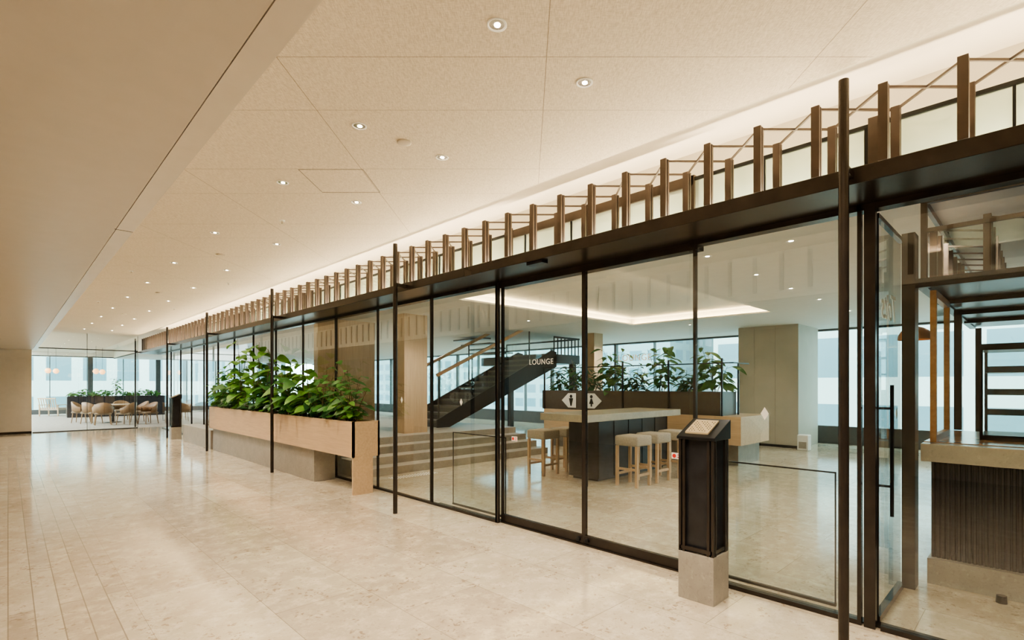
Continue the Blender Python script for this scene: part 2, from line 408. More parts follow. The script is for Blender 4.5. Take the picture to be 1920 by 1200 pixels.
for a,b_ in ((.99,1.9),(4.28,5.26)):
    g=thing('glass_barrier',(3.97,(a+b_)/2,0),'low clear glass barrier with thin dark frame beside the sliding doors','glass barrier',group='low glass barriers'); h=(b_-a)/2
    obj('pane',MB().quad((0,-h,.03),(0,h,.03),(0,h,.9),(0,-h,.9)),'glass',parent=g)
    obj('frame',MB().box(-.005,.005,-h,h,.9,.91).box(-.005,.005,-h,-h+.008,.0,.9).box(-.005,.005,h-.008,h,.0,.9).box(-.012,.012,-h,h,0,.02),'bronze',parent=g)
c=thing('security_camera',(4.35,4.5,ZL),'small dark dome security camera on the ceiling','security camera')
obj('base',MB().cyl((0,0,-.02),(0,0,0),.06,seg=20),'plastic',parent=c)
obj('dome',MB().lathe([(.055,-.02),(.05,-.05),(.03,-.07),(.001,-.075)]),'black',parent=c,smooth=True)
c=obj('door_sensor',MB().box(3.36,3.44,3.15,3.35,2.595,2.62),'black','small black automatic door sensor under the beam','sensor',bevel=.004)
for i,(a,b_) in enumerate([(.54,1.85),(1.85,3.2)]):
    w=thing('window_%d'%n,((a+b_)/2,YE,0),None,None,kind='structure'); n+=1; h=(b_-a)/2
    obj('pane',MB().quad((-h,0,.04),(h,0,.04),(h,0,ZC),(-h,0,ZC)),'glass',parent=w)
    obj('frame',MB().box(-h,h,-.02,.02,0,.03).box(h-.012,h,-.012,.012,.03,ZC).box(-h,h,-.015,.015,2.66,2.69),'bronze',parent=w)
d=thing('door_3',(3.86,.74,0),'frameless glass swing door with long black pull handles',None,kind='structure')
obj('pane',MB().quad((0.02,0,.05),(.80,0,.05),(.80,0,2.55),(.02,0,2.55)),'glass',parent=d)
obj('frame',MB().box(0,.8,-.02,.02,.012,.05).box(0,.015,-.012,.012,.05,2.58).box(0,.82,-.015,.015,2.55,2.58),'bronze',parent=d)
for s in (-1,1):
    obj('handle',MB().cyl((.13,s*.06,.66),(.13,s*.06,1.5),.011,seg=10).cyl((.13,0,.85),(.13,s*.06,.85),.008,seg=8).cyl((.13,0,1.35),(.13,s*.06,1.35),.008,seg=8),'black',parent=d)
t=text('lettering','Tots',.26,(.40,-.003,2.02),(math.pi/2,0,math.pi),'signw',parent=d,shear=.35)
obj('diamond_mark',MB().quad((.62,-.004,1.25),(.65,-.004,1.3),(.62,-.004,1.35),(.59,-.004,1.3)),'signw',parent=d)
obj('trim_7',MB().box(4.69,4.84,.66,.74,0,2.62),'bronze',kind='structure')
# ------------------------------------------------------------------ kiosks
def kiosk(x,y,lab):
    k=thing('information_kiosk',(x,y,0),lab,'kiosk',group='tactile information stands')
    a=.12
    obj('plinth',MB().box(-a,a,-a-.01,a+.01,0,.33),'grey',parent=k,bevel=.003,label='grey speckled stone plinth')
    obj('body',MB().box(-.09,.09,-.1,.1,.33,1.12),'dark',parent=k)
    mb=MB()
    for sx in (-1,1):
        for sy in (-1,1):
            for dx,dy in ((0,0),(-sx*.03,0),(0,-sy*.03)):
                cx=sx*(a-.012)+dx; cy=sy*(a)+dy
                mb.box(cx-.009,cx+.009,cy-.009,cy+.009,.33,1.12)
    mb.box(-a,a,-a-.005,-a+.012,.345,.37).box(-a,a,a-.012,a+.005,.345,.37).box(-a,-a+.015,-a,a,.345,.37).box(a-.015,a,-a,a,.345,.37)
    obj('frame',mb,'bronze',parent=k)
    h=MB(); v=[(-a-.005,-a-.02,1.12),(a+.01,-a-.02,1.12),(a+.01,a+.02,1.12),(-a-.005,a+.02,1.12),(-a-.005,-a-.02,1.14),(a+.01,-a-.02,1.255),(a+.01,a+.02,1.255),(-a-.005,a+.02,1.14)]
    h.v=v; h.f=[(3,2,1,0),(4,5,6,7),(0,1,5,4),(1,2,6,5),(2,3,7,6),(3,0,4,7)]
    obj('lectern',h,'black',parent=k,bevel=.003)
    sl=.115/.255
    def P(u,w,o): return (u,w,1.1975+u*sl+o)
    mb=MB(); mb.v=[P(-.085,-.075,0),P(.085,-.075,0),P(.085,.095,0),P(-.085,.095,0),P(-.085,-.075,.012),P(.085,-.075,.012),P(.085,.095,.012),P(-.085,.095,.012)]; mb.f=h.f
    obj('tactile_plate',mb,'brass',parent=k,label='brass tactile map plate')
    mb=MB()
    for iu in range(7):
        for iw in range(8):
            if (iu*3+iw*5)%4: 
                u=-.065+iu*.02; w=-.06+iw*.019
                p=P(u,w,.012); q=P(u,w,.015); mb.cyl(p,q,.004,seg=6)
    obj('braille_dots',mb,'bronze',parent=k)
kiosk(3.485,1.70,'black bronze-framed kiosk on a stone plinth with brass tactile plate')
kiosk(3.30,17.1,'black kiosk on a stone plinth farther along the glass front')
# ------------------------------------------------------------------ planter
pl=thing('planter_bench',(3.5,10.1,0),'long oak planter box on grey stone plinth along the glass','planter')
ox,oy=3.5,10.1
segs=MB()
segs.box(3.30,3.33,6.6,13.68,.51,1.0).box(3.67,3.70,6.6,13.68,.51,1.0).box(3.30,3.70,6.6,6.63,.51,1.0).box(3.30,3.70,13.65,13.68,.51,1.0).box(3.33,3.67,6.63,13.65,.51,.54)
obj('box',loc(segs,(ox,oy,0)),'wood',parent=pl)
obj('end_leg',loc(MB().box(3.305,3.60,6.605,6.64,0,.51),(ox,oy,0)),'wood',parent=pl)
obj('plinth',loc(MB().box(3.36,3.70,8.0,13.6,0,.51),(ox,oy,0)),'grey',parent=pl,bevel=.004)
obj('soil',loc(MB().box(3.33,3.67,6.63,13.65,.90,.95),(ox,oy,0)),'soil',parent=pl)
obj('stone_bench',MB().box(3.34,3.72,13.72,16.4,0,.44),'grey','low grey stone bench block next to the planter','bench',bevel=.004)
# ------------------------------------------------------------------ plants
OVAL=[.08,.6,.92,1,.88,.55,.0]; HEART=[.4,.95,1.05,.95,.75,.42,.0]; LANCE=[.08,.5,.8,.85,.65,.35,.0]
def leaf(mb,base,d,up,ln,wd,droop,prof):
    d=d.normalized(); side=d.cross(up)
    if side.length<.1: side=Vector((1,0,0))
    side.normalize(); nrm=side.cross(d)
    m=len(prof)-1; n0=len(mb.v)
    for i,p in enumerate(prof):
        t=i/m; c=base+d*(ln*t)-Vector((0,0,1))*(droop*ln*t*t)
        w=wd*.5*p
        mb.v.append(tuple(c-side*w+nrm*w*.25)); mb.v.append(tuple(c)); mb.v.append(tuple(c+side*w+nrm*w*.25))
    for i in range(m):
        a=n0+i*3
        mb.f.append((a,a+1,a+4,a+3)); mb.f.append((a+1,a+2,a+5,a+4))
def plant(name,x,y,z,h,spread,nst,nlf,ln,wd,prof,mat,label,xmax=None,droop=.35,group='planter plants',low=.2,ysq=1.0,zmin=None):
    p=thing(name,(x,y,z),label,'plant',group=group)
    st=MB(); lf=MB()
    def lim(X):
        if xmax is None: return X
        w=.14; k=xmax-x-w
        return X if X<k else k+w*(1-math.exp(-(X-k)/w))
    for s in range(nst):
        a=random.uniform(0,2*math.pi); sp=spread*random.uniform(.25,1); hh=h*random.uniform(.5,1) if s else h
        b0=Vector((random.uniform(-.05,.05),random.uniform(-.08,.08),0))
        tip=Vector((math.cos(a)*sp*.6,math.sin(a)*sp*ysq,hh*.93))
        mid=b0.lerp(tip,.5)+Vector((-math.cos(a)*sp*.15,-math.sin(a)*sp*.15,0))
        def cv(t):
            q=b0*(1-t)**2+mid*2*t*(1-t)+tip*t*t; q.x=lim(q.x); return q
        pr=cv(0)
        for i in range(1,6):
            q=cv(i/5); st.cyl(pr,q,.009*(1.1-i/7),seg=6); pr=q
        for i in range(nlf):
            t=low+(1-low)*(i+random.random()*.6)/nlf
            t=min(1,t); q=cv(t)
            az=i*2.4+random.uniform(-.4,.4)+s; el=random.uniform(.05,.75)
            d=Vector((math.cos(az)*math.cos(el),math.sin(az)*math.cos(el),math.sin(el)))
            sc=random.uniform(.6,1.1)*(1.05-.25*t)
            pet=q+d*(ln*.35*sc)
            st.cyl(q,pet,.0035,seg=4,caps=False)
            dd=Vector((d.x,d.y,d.z*.35-.25))
            up=Vector((d.x*.55+random.uniform(-.4,.4)-.2,d.y*.55+random.uniform(-.4,.4)-.2,1)).normalized()
            leaf(lf,pet,dd,up,ln*sc,wd*sc,droop*random.uniform(.5,1.3),prof)
    def clamp(v):
        X,Y,Z=v
        X=lim(X)
        if zmin is not None and Z<zmin+.08: Z=zmin+.08*math.exp((Z-zmin-.08)/.08)
        return (X,Y,Z)
    lf.v=[clamp(v) for v in lf.v]; st.v=[(lim(a),b,c) for a,b,c in st.v]
    obj('stem',st,'trunk',parent=p); o=obj('foliage',lf,mat,parent=p,smooth=True)
    return p
big='tall broad-leaved green plant growing in the oak planter'
rub='upright rubber plant with oval leaves in the oak planter'
lowl='low dark glossy foliage plant in the oak planter'
S=.95; XM=3.765
for (y,zt,kind) in [(6.95,1.80,'r'),(7.4,1.72,'r'),(7.85,1.95,'r'),(8.4,1.95,'b'),(9.0,1.75,'c'),(9.35,2.22,'b'),(10.4,2.05,'c'),(10.9,2.42,'b'),(11.9,2.58,'b'),(12.5,2.1,'c'),(13.1,1.95,'r'),(13.4,1.70,'r')]:
    if kind in 'bc': plant('broadleaf_plant',3.46,y,S,zt-S,.5,6,7,.26,.26,HEART,'leafa' if kind=='b' else 'leafc',big,xmax=XM,zmin=.06)
    else: plant('rubber_plant',3.46,y,S,zt-S,.30,6,8,.21,.12,OVAL,'leafc',rub,xmax=XM,droop=.2,zmin=.06)
for i in range(13):
    y=6.95+i*.53
    plant('foliage_plant',3.44,y,S,random.uniform(.30,.48),.30,7,7,.18,.11,OVAL,'leafb' if i%3 else 'leafa',lowl,xmax=XM,droop=.4,low=.2,zmin=.055)
# ------------------------------------------------------------------ lounge platform, steps
st=thing('stone_platform',(6.2,14,0),'raised grey stone platform with four wide steps','steps')
o3=(6.2,14,0)
for i in range(4):
    obj('step',loc(MB().box(3.98,8.4,7.7+.34*i,(7.7+.34*(i+1)) if i<3 else 21.5,0,.13*(i+1)),o3),'grey',parent=st,bevel=.004)
mb=MB()
for i in range(16):
    for j in range(4): mb.cyl((4.35+i*.055,7.3+j*.055,0),(4.35+i*.055,7.3+j*.055,.006),.016,.012,seg=8)
obj('tactile_paving',mb,'signw','patch of raised pale tactile warning studs before the steps','tactile paving',kind='stuff')
obj('wall_column',MB().box(5.65,6.2,9.1,9.5,.52,ZL).box(5.645,5.65,9.1,9.5,1.6,1.604),'woodz',kind='structure',label='oak clad column')
obj('wall_oak',MB().box(4.7,6.04,11.0,11.2,.52,ZL),'woodz',kind='structure',label='oak clad wall panel')
obj('wall_oak_screen',MB().box(11.5,11.9,8.8,9.2,0,ZL),'woodz',kind='structure')
# ------------------------------------------------------------------ staircase
sc=thing('staircase',(7,9.8,.52),'dark steel staircase with oak handrails and glass guards','staircase')
o4=(7,9.8,.52); NR=12; ri=.155; ru=.33
def sp(i): return (7+i*ru,.52+i*ri)
mb=MB(); 
for i in range(NR):
    x,z=sp(i); mb.box(x,x+ru+.03,9.84,11.16,z+ri-.05,z+ri); 
obj('tread',loc(mb,o4),'granite',parent=sc)
mb=MB()
for i in range(NR):
    x,z=sp(i); mb.box(x+.0,x+.015,9.84,11.16,z,z+ri-.05)
obj('riser',loc(mb,o4),'dark',parent=sc)
xe,ze=sp(NR)
for y in (9.8,11.16):
    mb=MB()
    pr=[(7-.05,.52),(7.30,.52),(xe+.1,ze-.36),(xe+.1,ze+.06),(xe-.1,ze+.10),(7-.05,.70)]
    mb.v=[(x,y,z) for x,z in pr]+[(x,y+.04,z) for x,z in pr]; m=len(pr)
    mb.f=[tuple(range(m)),tuple(range(2*m-1,m-1,-1))]+[(i,(i+1)%m,m+(i+1)%m,m+i) for i in range(m)]
    obj('stringer',loc(mb,o4),'black',parent=sc)
    g=1.2
    obj('handrail',loc(MB().bar((6.95,y+.02,.52+g),(xe-1.1,y+.02,ze-.52+g-.02),.06,.07),o4),'woodd',parent=sc)
    mb=MB()
    for i in range(0,NR-2,3):
        x,z=sp(i); mb.box(x-.012,x+.012,y+.005,y+.035,z,z+g)
    obj('baluster',loc(mb,o4),'black',parent=sc)
    obj('guard_glass',loc(MB().quad((6.95,y+.0,.7),(xe,y+.0,ze+.1),(xe,y,ZL-.02),(xe-1.1,y,ZL-.02),(6.95,y,.52+g-.05)),o4),'glass',parent=sc)
obj('landing',loc(MB().box(xe,12.1,9.8,13.0,ze-.26,ze).box(11.9,12.05,9.9,10.05,0,ze-.26).box(11.9,12.05,12.6,12.75,0,ze-.26),o4),'black',parent=sc)
gh=ZL-.06
mb=MB().box(xe,12.1,9.8,9.83,gh-.05,gh).box(12.07,12.1,9.8,13,gh-.05,gh).box(12.07,12.1,12.97,13,ze,gh)
for i in range(8): mb.box(xe+i*.155,xe+i*.155+.02,9.8,9.83,ze,gh)
obj('landing_guard',loc(mb,o4),'black',parent=sc)
# dark return flight behind
mb=MB()
for i in range(4):
    x=xe-i*.30; z=ze+i*.13; mb.box(x-.32,x,11.5,12.9,z+.08,z+.12)
obj('upper_tread',loc(mb,o4),'granite',parent=sc)
# ------------------------------------------------------------------ island counter and stools
ic=thing('island_counter',(7.3,5.15,0),'stone topped island bar with dark panelled base','bar counter')
o5=(7.3,5.15,0)
obj('countertop',loc(MB().box(5.95,8.7,4.68,5.62,.95,1.06),o5),'stonet',parent=ic,bevel=.006)
obj('base',loc(MB().box(6.45,8.5,4.85,5.45,.04,.95).box(6.5,8.45,4.9,5.4,0,.04),o5),'dark',parent=ic,bevel=.004)
mb=MB()
for i in range(6): mb.box(6.44+.41*i,6.452+.41*i,4.84,4.85,.06,.93)
obj('panel_trim',loc(mb,o5),'black',parent=ic)
obj('support',loc(MB().box(6.0,6.06,4.75,4.81,0,.95),o5),'black',parent=ic)
def stool(x,y,rot=0):
    s=thing('bar_stool',(x,y,0),'oak bar stool with a grey-beige upholstered seat','stool',group='bar stools at the island counter',rot=rot)
    obj('seat',MB().box(-.20,.20,-.20,.20,.60,.75),'fabric',parent=s,bevel=.025,smooth=True)
    for sx in (-1,1):
        for sy in (-1,1): obj('leg',MB().box(sx*.17-.02,sx*.17+.02,sy*.17-.02,sy*.17+.02,0,.60),'woodchair',parent=s)
    obj('stretcher',MB().box(-.15,.15,-.18,-.16,.16,.195).box(-.15,.15,.16,.18,.16,.195).box(-.18,-.16,-.15,.15,.24,.275).box(.16,.18,-.15,.15,.24,.275),'woodchair',parent=s)
    return s
s0=stool(6.63,4.34)
for x,y in ((7.2,4.34),(7.85,4.34),(6.4,5.97),(6.98,5.97)): clone(s0,(x,y,0),random.uniform(-.04,.04))
# ------------------------------------------------------------------ lounge planter
lp=thing('lounge_planter',(9.8,6.2,0),'dark granite planter on an oak and grey stone base','planter')
o6=(9.8,6.2,0)
obj('base',loc(MB().box(9.6,10.6,4.0,8.6,0,.40),o6),'grey',parent=lp)
obj('oak_box',loc(MB().box(9.35,10.7,3.85,8.7,.40,.92),o6),'wood',parent=lp)
obj('granite_trough',loc(MB().box(9.4,9.46,4.25,8.8,.92,1.37).box(10.04,10.1,4.25,8.8,.92,1.37).box(9.46,10.04,4.25,4.31,.92,1.37).box(9.46,10.04,8.74,8.8,.92,1.37),o6),'granite',parent=lp)
obj('soil',loc(MB().box(9.46,10.04,4.31,8.74,1.2,1.28),o6),'soil',parent=lp)
mb=MB()
for y in (4.2,5.3,6.4,7.5,8.7):
    mb.box(9.37,9.4,y,y+.03,.92,2.0)
mb.box(9.37,9.4,4.0,8.8,1.9,1.92).box(9.37,10.1,4.0,4.02,1.9,1.92).box(10.1,10.13,4.2,4.23,.92,1.92)
obj('metal_rack',loc(mb,o6),'black',parent=lp)
for y,dr in ((7.92,1),(7.20,-1)):
    s=thing('restroom_sign',(9.392,y,1.14),'pale arrow-shaped restroom direction sign on the dark planter','sign',group='restroom signs')
    a=.23*dr
    mb=MB().quad((-.006,a,0),(-.006,.03*dr,.17),(-.006,-a*.9,.17),(-.006,-a*.9,-.17),(-.006,.03*dr,-.17))
    obj('plate',mb,'signw',parent=s)
    cy=-.06*dr
    mb=MB().cyl((-.008,cy,.095),(-.012,cy,.095),.038,seg=16)
    if dr>0: mb.quad((-.010,cy-.065,.05),(-.010,cy+.065,.05),(-.010,cy+.018,-.13),(-.010,cy-.018,-.13))
    else: mb.quad((-.010,cy-.018,.05),(-.010,cy+.018,.05),(-.010,cy+.065,-.07),(-.010,cy+.02,-.07),(-.010,cy+.02,-.13),(-.010,cy-.02,-.13),(-.010,cy-.02,-.07),(-.010,cy-.065,-.07))
    obj('figure_symbol',mb,'black',parent=s)
for y,zt,k in ((4.5,2.35,'b'),(5.1,2.0,'r'),(5.7,2.4,'b'),(6.3,2.05,'r'),(6.9,2.45,'b'),(7.5,2.05,'l'),(8.0,2.2,'l'),(8.5,2.0,'l')):
    lb='leafy green plant in the dark granite planter'
    if k=='b': plant('rubber_plant',9.75,y,1.28,zt-1.28,.38,6,9,.34,.17,OVAL,'leafc',lb,group='lounge planter plants')
    else: plant('foliage_plant',9.75,y,1.28,zt-1.28,.45,8,9,.28,.11,LANCE,'leafb',lb,group='lounge planter plants')
obj('wall_core',MB().box(13.2,14.7,4.08,5.5,0,ZL).box(13.19,13.2,4.6,4.606,0,ZL).box(13.19,13.2,5.1,5.106,0,ZL),'beigew',kind='structure',label='grey-beige panelled service core')
obj('baseboard_core',MB().box(13.18,13.2,4.08,5.5,0,.06),'black',kind='structure')
ap=thing('air_purifier',(12.95,3.88,0),'small white floor standing air purifier','air purifier')
obj('body',MB().box(-.11,.11,-.12,.12,0,.36),'plastic',parent=ap,bevel=.02)
obj('grille',MB().box(-.115,-.11,-.08,.08,.05,.2),'grey',parent=ap)
# ------------------------------------------------------------------ exterior windows
yy=[-6+1.5*i for i in range(29)]
for i in range(28):
    a,b_=yy[i],yy[i+1]; h=(b_-a)/2
    w=thing('window_%d'%n,(XW,(a+b_)/2,0),None,None,kind='structure'); n+=1
    obj('pane',MB().quad((0,-h,.45),(0,h,.45),(0,h,2.93),(0,-h,2.93)),'glassw',parent=w)
    wd=.08 if i%2 else .02
    obj('frame',MB().box(-.06,.1,-h,h,0,.45).box(-.04,.1,-h,-h+wd,.45,2.93).box(-.02,.1,-h,h,2.9,2.96),'sill',parent=w)
xx=[-3+1.5*i for i in range(13)]
for i in range(12):
    a,b_=xx[i],xx[i+1]; h=(b_-a)/2
    w=thing('window_%d'%n,((a+b_)/2,YW,0),None,None,kind='structure'); n+=1
    obj('pane',MB().quad((-h,0,.25),(h,0,.25),(h,0,3.0),(-h,0,3.0)),'glassw',parent=w)
    wd=.22 if i%2==0 else .03
    obj('frame',MB().box(-h,h,-.05,.1,0,.25).box(-h,-h+wd,-.04,.1,.25,3.0).box(-h,h,-.02,.1,2.97,3.02),'sill',parent=w)
obj('wall_window_head',MB().box(-3,XW,YW-.02,YW+.2,3.0,3.6).box(XW,XW+.2,-6,YW,2.95,3.6),'white',kind='structure')
# ------------------------------------------------------------------ cafe
cf=thing('cafe_counter',(5.6,-1.5,0),'cafe service counter with stone edge and ribbed black front','counter')
o7=(5.6,-1.5,0)
obj('plinth',loc(MB().box(4.93,6.4,-4,.62,0,.19),o7),'grey',parent=cf)
mb=MB().box(5.0,6.4,-4,.60,.19,.92)
y=.59
while y>-3.98:
    mb.cyl((4.998,y,.19),(4.998,y,.92),.013,seg=6,caps=False); y-=.03
obj('ribbed_front',loc(mb,o7),'ribbed',parent=cf)
obj('stone_edge',loc(MB().box(4.93,5.08,-4,.66,.92,1.055),o7),'stonet',parent=cf,bevel=.004)
obj('worktop',loc(MB().box(5.08,6.5,-4,.66,1.0,1.06),o7),'counterwood',parent=cf)
cp=thing('cafe_canopy',(6.9,-1.6,2.24),'dark steel canopy with lattice and glass upstand above the cafe counter','canopy')
o8=(6.9,-1.6,2.24)
obj('roof_plate',loc(MB().box(4.93,9,-4,.65,2.26,2.30),o8),'dark',parent=cp)
mb=MB().box(4.90,4.96,-4,.68,2.24,2.31).box(4.93,9,.62,.68,2.24,2.31)
for x in (5.9,6.9,7.9): mb.box(x,x+.05,-4,.65,2.22,2.26)
for yv in (-.2,-1.2,-2.2): mb.box(4.93,9,yv,yv+.03,2.235,2.26)
obj('fascia',loc(mb,o8),'black',parent=cp)
mb=MB().box(4.93,4.96,-4,.64,2.66,2.69).box(4.93,9,.63,.66,2.66,2.69).box(4.93,9,.63,.66,2.88,2.93).box(4.93,4.97,-4,.64,2.88,2.93)
for yv in (.62,-.6,-1.9): mb.box(4.93,4.97,yv,yv+.04,2.31,2.95)
for xv in (6.3,7.7): mb.box(xv,xv+.04,.63,.66,2.31,2.95)
obj('upstand_frame',loc(mb,o8),'lattice',parent=cp)
for i in range(12):
    putpart('lattice_upright',upm,cp,5.1+.331*i,.60,2.31-ZB); putpart('lattice_upright',upm,cp,5.1+.331*i,.28,2.31-ZB)
    putpart('lattice_brace',b1,cp,5.1+.331*i,.60,2.31+ZT-ZB-.02)
for i in range(5):
    putpart('lattice_upright',upm,cp,4.97,.28-.331*i,2.31-ZB)
    putpart('lattice_brace',b1,cp,4.97,.28-.331*i,2.31+ZT-ZB-.02)
obj('upstand_glass',loc(MB().quad((4.945,-4,2.33),(4.945,.62,2.33),(4.945,.62,2.66),(4.945,-4,2.66)),o8),'glass',parent=cp)
obj('canopy_post',loc(MB().box(6.6,6.66,.56,.62,1.06,2.24).box(8.9,8.96,.56,.62,0,2.24),o8),'bronze',parent=cp)
hf=thing('hatch_frame',(5.45,.6,1.06),'oak framed glass hatch standing on the counter','window frame')
obj('frame',MB().box(-.38,.45,-.02,.02,0,.05).box(-.38,.45,-.02,.02,1.12,1.175).box(-.38,-.34,-.02,.02,.05,1.12).box(.41,.45,-.02,.02,.05,1.12),'woodd',parent=hf)
obj('pane',MB().quad((-.34,0,.05),(.41,0,.05),(.41,0,1.12),(-.34,0,1.12)),'glass',parent=hf)
dc=thing('display_case',(5.8,-.15,1.06),'glass display case with dark frame and metal shelves on the counter','display case')
mb=MB()
for x in (-.25,.25):
    for yv in (-.8,-.15,.5): mb.box(x-.01,x+.01,yv-.01,yv+.01,0,.72)
mb.box(-.26,.26,-.81,.51,.72,.77).box(-.26,.26,-.81,.51,0,.04)
obj('frame',mb,'black',parent=dc)
for z in (.20,.36,.54):
    mb=MB().box(-.22,.22,-.78,.48,z,z+.02).box(-.23,-.215,-.78,.48,z+.02,z+.05)
    obj('shelf',mb,'dark',parent=dc)
mb=MB()
for k in range(5): mb.box(-.18,.15,-.70+k*.24,-.54+k*.24,.221,.245)
obj('tray',mb,'chrome',parent=dc)
obj('pane',MB().quad((-.26,-.8,.03),(-.26,.5,.03),(-.26,.5,.72),(-.26,-.8,.72)),'glass',parent=dc)
obj('door_stop',MB().cyl((4.84,.2,0),(4.84,.2,.05),.032,.028,seg=16),'black','small black cylindrical door stop on the floor','door stop')
pd=thing('pendant_lamp',(7.1,1.0,2.0),'copper dome pendant lamp','pendant lamp')
obj('shade',MB().lathe([(.16,0),(.155,.05),(.125,.10),(.08,.13),(.02,.15)]),'copper',parent=pd,smooth=True)
obj('cord',MB().cyl((0,0,.14),(0,0,.95),.005,seg=6),'black',parent=pd)
obj('bulb',MB().lathe([(.001,.01),(.05,.03),(.06,.07),(.03,.12)]),'globe',parent=pd,smooth=True)
sh=thing('back_shelf',(9.6,-1.6,0),'dark metal shelving rack behind the counter','shelf')
mb=MB()
for yv in (-2.2,-1.6,-1,-.4,.2,.8,1.4): mb.box(-.2,-.16,yv,yv+.04,0,2.2).box(.16,.2,yv,yv+.04,0,2.2)
mb.box(.17,.19,-2.2,1.44,0,1.4)
obj('frame',mb,'black',parent=sh)
for z in (.5,.95,1.4,1.65,1.9,2.18): obj('shelf',MB().box(-.2,.2,-2.2,1.44,z,z+.025),'dark',parent=sh)
# ------------------------------------------------------------------ dining area
def dchair(x,y,rot,first=None):
    if first: return clone(first,(x,y,.012),rot)
    c=thing('dining_chair',(x,y,.012),'brown oak dining armchair with beige upholstered seat','chair',group='dining armchairs',rot=rot)
    obj('seat',MB().box(-.25,.25,-.24,.24,.38,.46),'fabricc',parent=c,bevel=.03,smooth=True)
    mb=MB(); m=12; n0=0
    for i in range(m+1):
        t=math.pi*(-.05+1.1*i/m); r=.30
        hh=.62+.22*max(0,math.sin(t))
        for rr,z in ((r,.44),(r+.02,hh),(r-.025,hh),(r-.03,.44)):
            mb.v.append((rr*math.cos(t),rr*math.sin(t)-.02,z))
    for i in range(m):
        for j in range(4):
            a=i*4+j; b_=i*4+(j+1)%4; mb.f.append((a,b_,b_+4,a+4))
    obj('backrest',mb,'chairbrown',parent=c,smooth=True)
    for sx in (-1,1):
        for sy in (-1,1): obj('leg',MB().cyl((sx*.2,sy*.19,.40),(sx*.24,sy*.23,0),.02,.014,seg=8),'chairbrown',parent=c)
    return c
def at(px,s):
    r=(px-985)/970; return (s*(1+r)/2,s*(1-r)/2)
f0=None
for px,s,rt in ((152,29,1.2),(172,28.2,2.2),(193,27.3,3.1),(238,27.6,-2.2),(262,29.5,-1.4),(278,28.2,-1.2),(228,31,0),(345,27.5,.5),(372,28,-.8)):
    x,y=at(px,s); c=dchair(x,y,rt,f0); f0=f0 or c
for px,s in ((212,29.2),(358,29.5)):
    x,y=at(px,s)
    t=thing('dining_table',(x,y,.012),'round light oak pedestal dining table','table',group='dining tables')
    obj('top',MB().cyl((0,0,.69),(0,0,.72),.6,seg=32),'woodchair',parent=t)
    obj('pedestal',MB().lathe([(.28,0),(.27,.02),(.05,.05),(.04,.68),(.12,.69)]),'black',parent=t)
x,y=at(100,35.3)
c=thing('lounge_chair',(x,y,.012),'low oak slatted lounge chair with pale cushion','chair',rot=2.6)
obj('seat',MB().box(-.35,.35,-.35,.35,.28,.40),'fabric',parent=c,bevel=.03)
mb=MB()
for i in range(8): mb.bar((-.33+i*.094,.33,.3),(-.33+i*.094,.5,.85),.025,.02)
mb.bar((-.36,.5,.85),(.36,.5,.85),.03,.05)
obj('backrest',mb,'woodchair',parent=c)
for s in (-1,1):
    obj('armrest',MB().box(s*.37-.03,s*.37+.03,-.38,.4,.52,.55),'woodchair',parent=c)
    for q in (-.34,.34): obj('leg',MB().box(s*.37-.02,s*.37+.02,q-.02,q+.02,0,.52),'woodchair',parent=c)
dp=thing('dining_planter',(3.7,31.6,.012),'long low black planter box dividing the dining area','planter')
obj('box',MB().box(-1.8,1.9,-.25,.25,0,.95),'dark',parent=dp)
obj('soil',MB().box(-1.75,1.85,-.2,.2,.95,.97),'soil',parent=dp)
for i in range(9):
    plant('foliage_plant',2.1+i*.4,31.6,.98,.95 if i==4 else random.choice((.22,.28,.35)),.35,6,7,.22,.11,OVAL,'leafc','low green plant in the black planter box',group='dining planter plants',low=.1)
for px,s,z in ((90,33,2.15),(105,34,2.15),(180,32,2.1),(192,33.5,2.1)):
    x,y=at(px,s); p=thing('globe_pendant',(x,y,z),'small warm copper globe pendant lamp','pendant lamp',group='globe pendant lamps')
    obj('globe',MB().lathe([(.001,-.12),(.07,-.1),(.12,0),(.07,.1),(.001,.12)],seg=16),'globe',parent=p,smooth=True)
    obj('cord',MB().cyl((0,0,.12),(0,0,ZC-z if x<3.1 else .8),.006,seg=6),'black',parent=p)
# ------------------------------------------------------------------ ceiling fittings
def spot(x,y,z,e,c=(1,.85,.66),ang=130,blend=1,size=.05):
    l=bpy.data.lights.new('downlight_lamp','SPOT'); l.energy=e; l.color=c; l.spot_size=math.radians(ang); l.spot_blend=blend; l.shadow_soft_size=size
    o=bpy.data.objects.new('downlight_lamp',l); o.location=(x,y,z); COL.objects.link(o); return o
dl=thing('downlight',(1.63,1.82,ZC),'small round recessed ceiling downlight','downlight',group='hall downlights')
obj('trim_ring',MB().lathe([(.048,0),(.048,-.004),(.040,-.004),(.036,.0)],seg=28),'signw',parent=dl,smooth=True)
obj('reflector',MB().lathe([(.038,-.001),(.030,-.0015),(.018,-.001),(.001,-.001)],seg=24),'chrome',parent=dl,smooth=True)
obj('lens',MB().cyl((.003,0,-.004),(.003,0,-.002),.014,seg=16),'lamp',parent=dl)
YD=[1.82,3.17,4.51,6.53,8.54,10.5,12.5,14.5,16.5,18.5,20.5]
for x in (1.63,2.29):
    for y in YD:
        if not(x==1.63 and y==1.82): clone(dl,(x,y,ZC))
for x in (1.63,2.29):
    for y in YD+[-.9,-3,.5,24,27,30,33]:
        spot(x,y,ZC-.03,62 if y<9 else (72 if y<22 else 28))
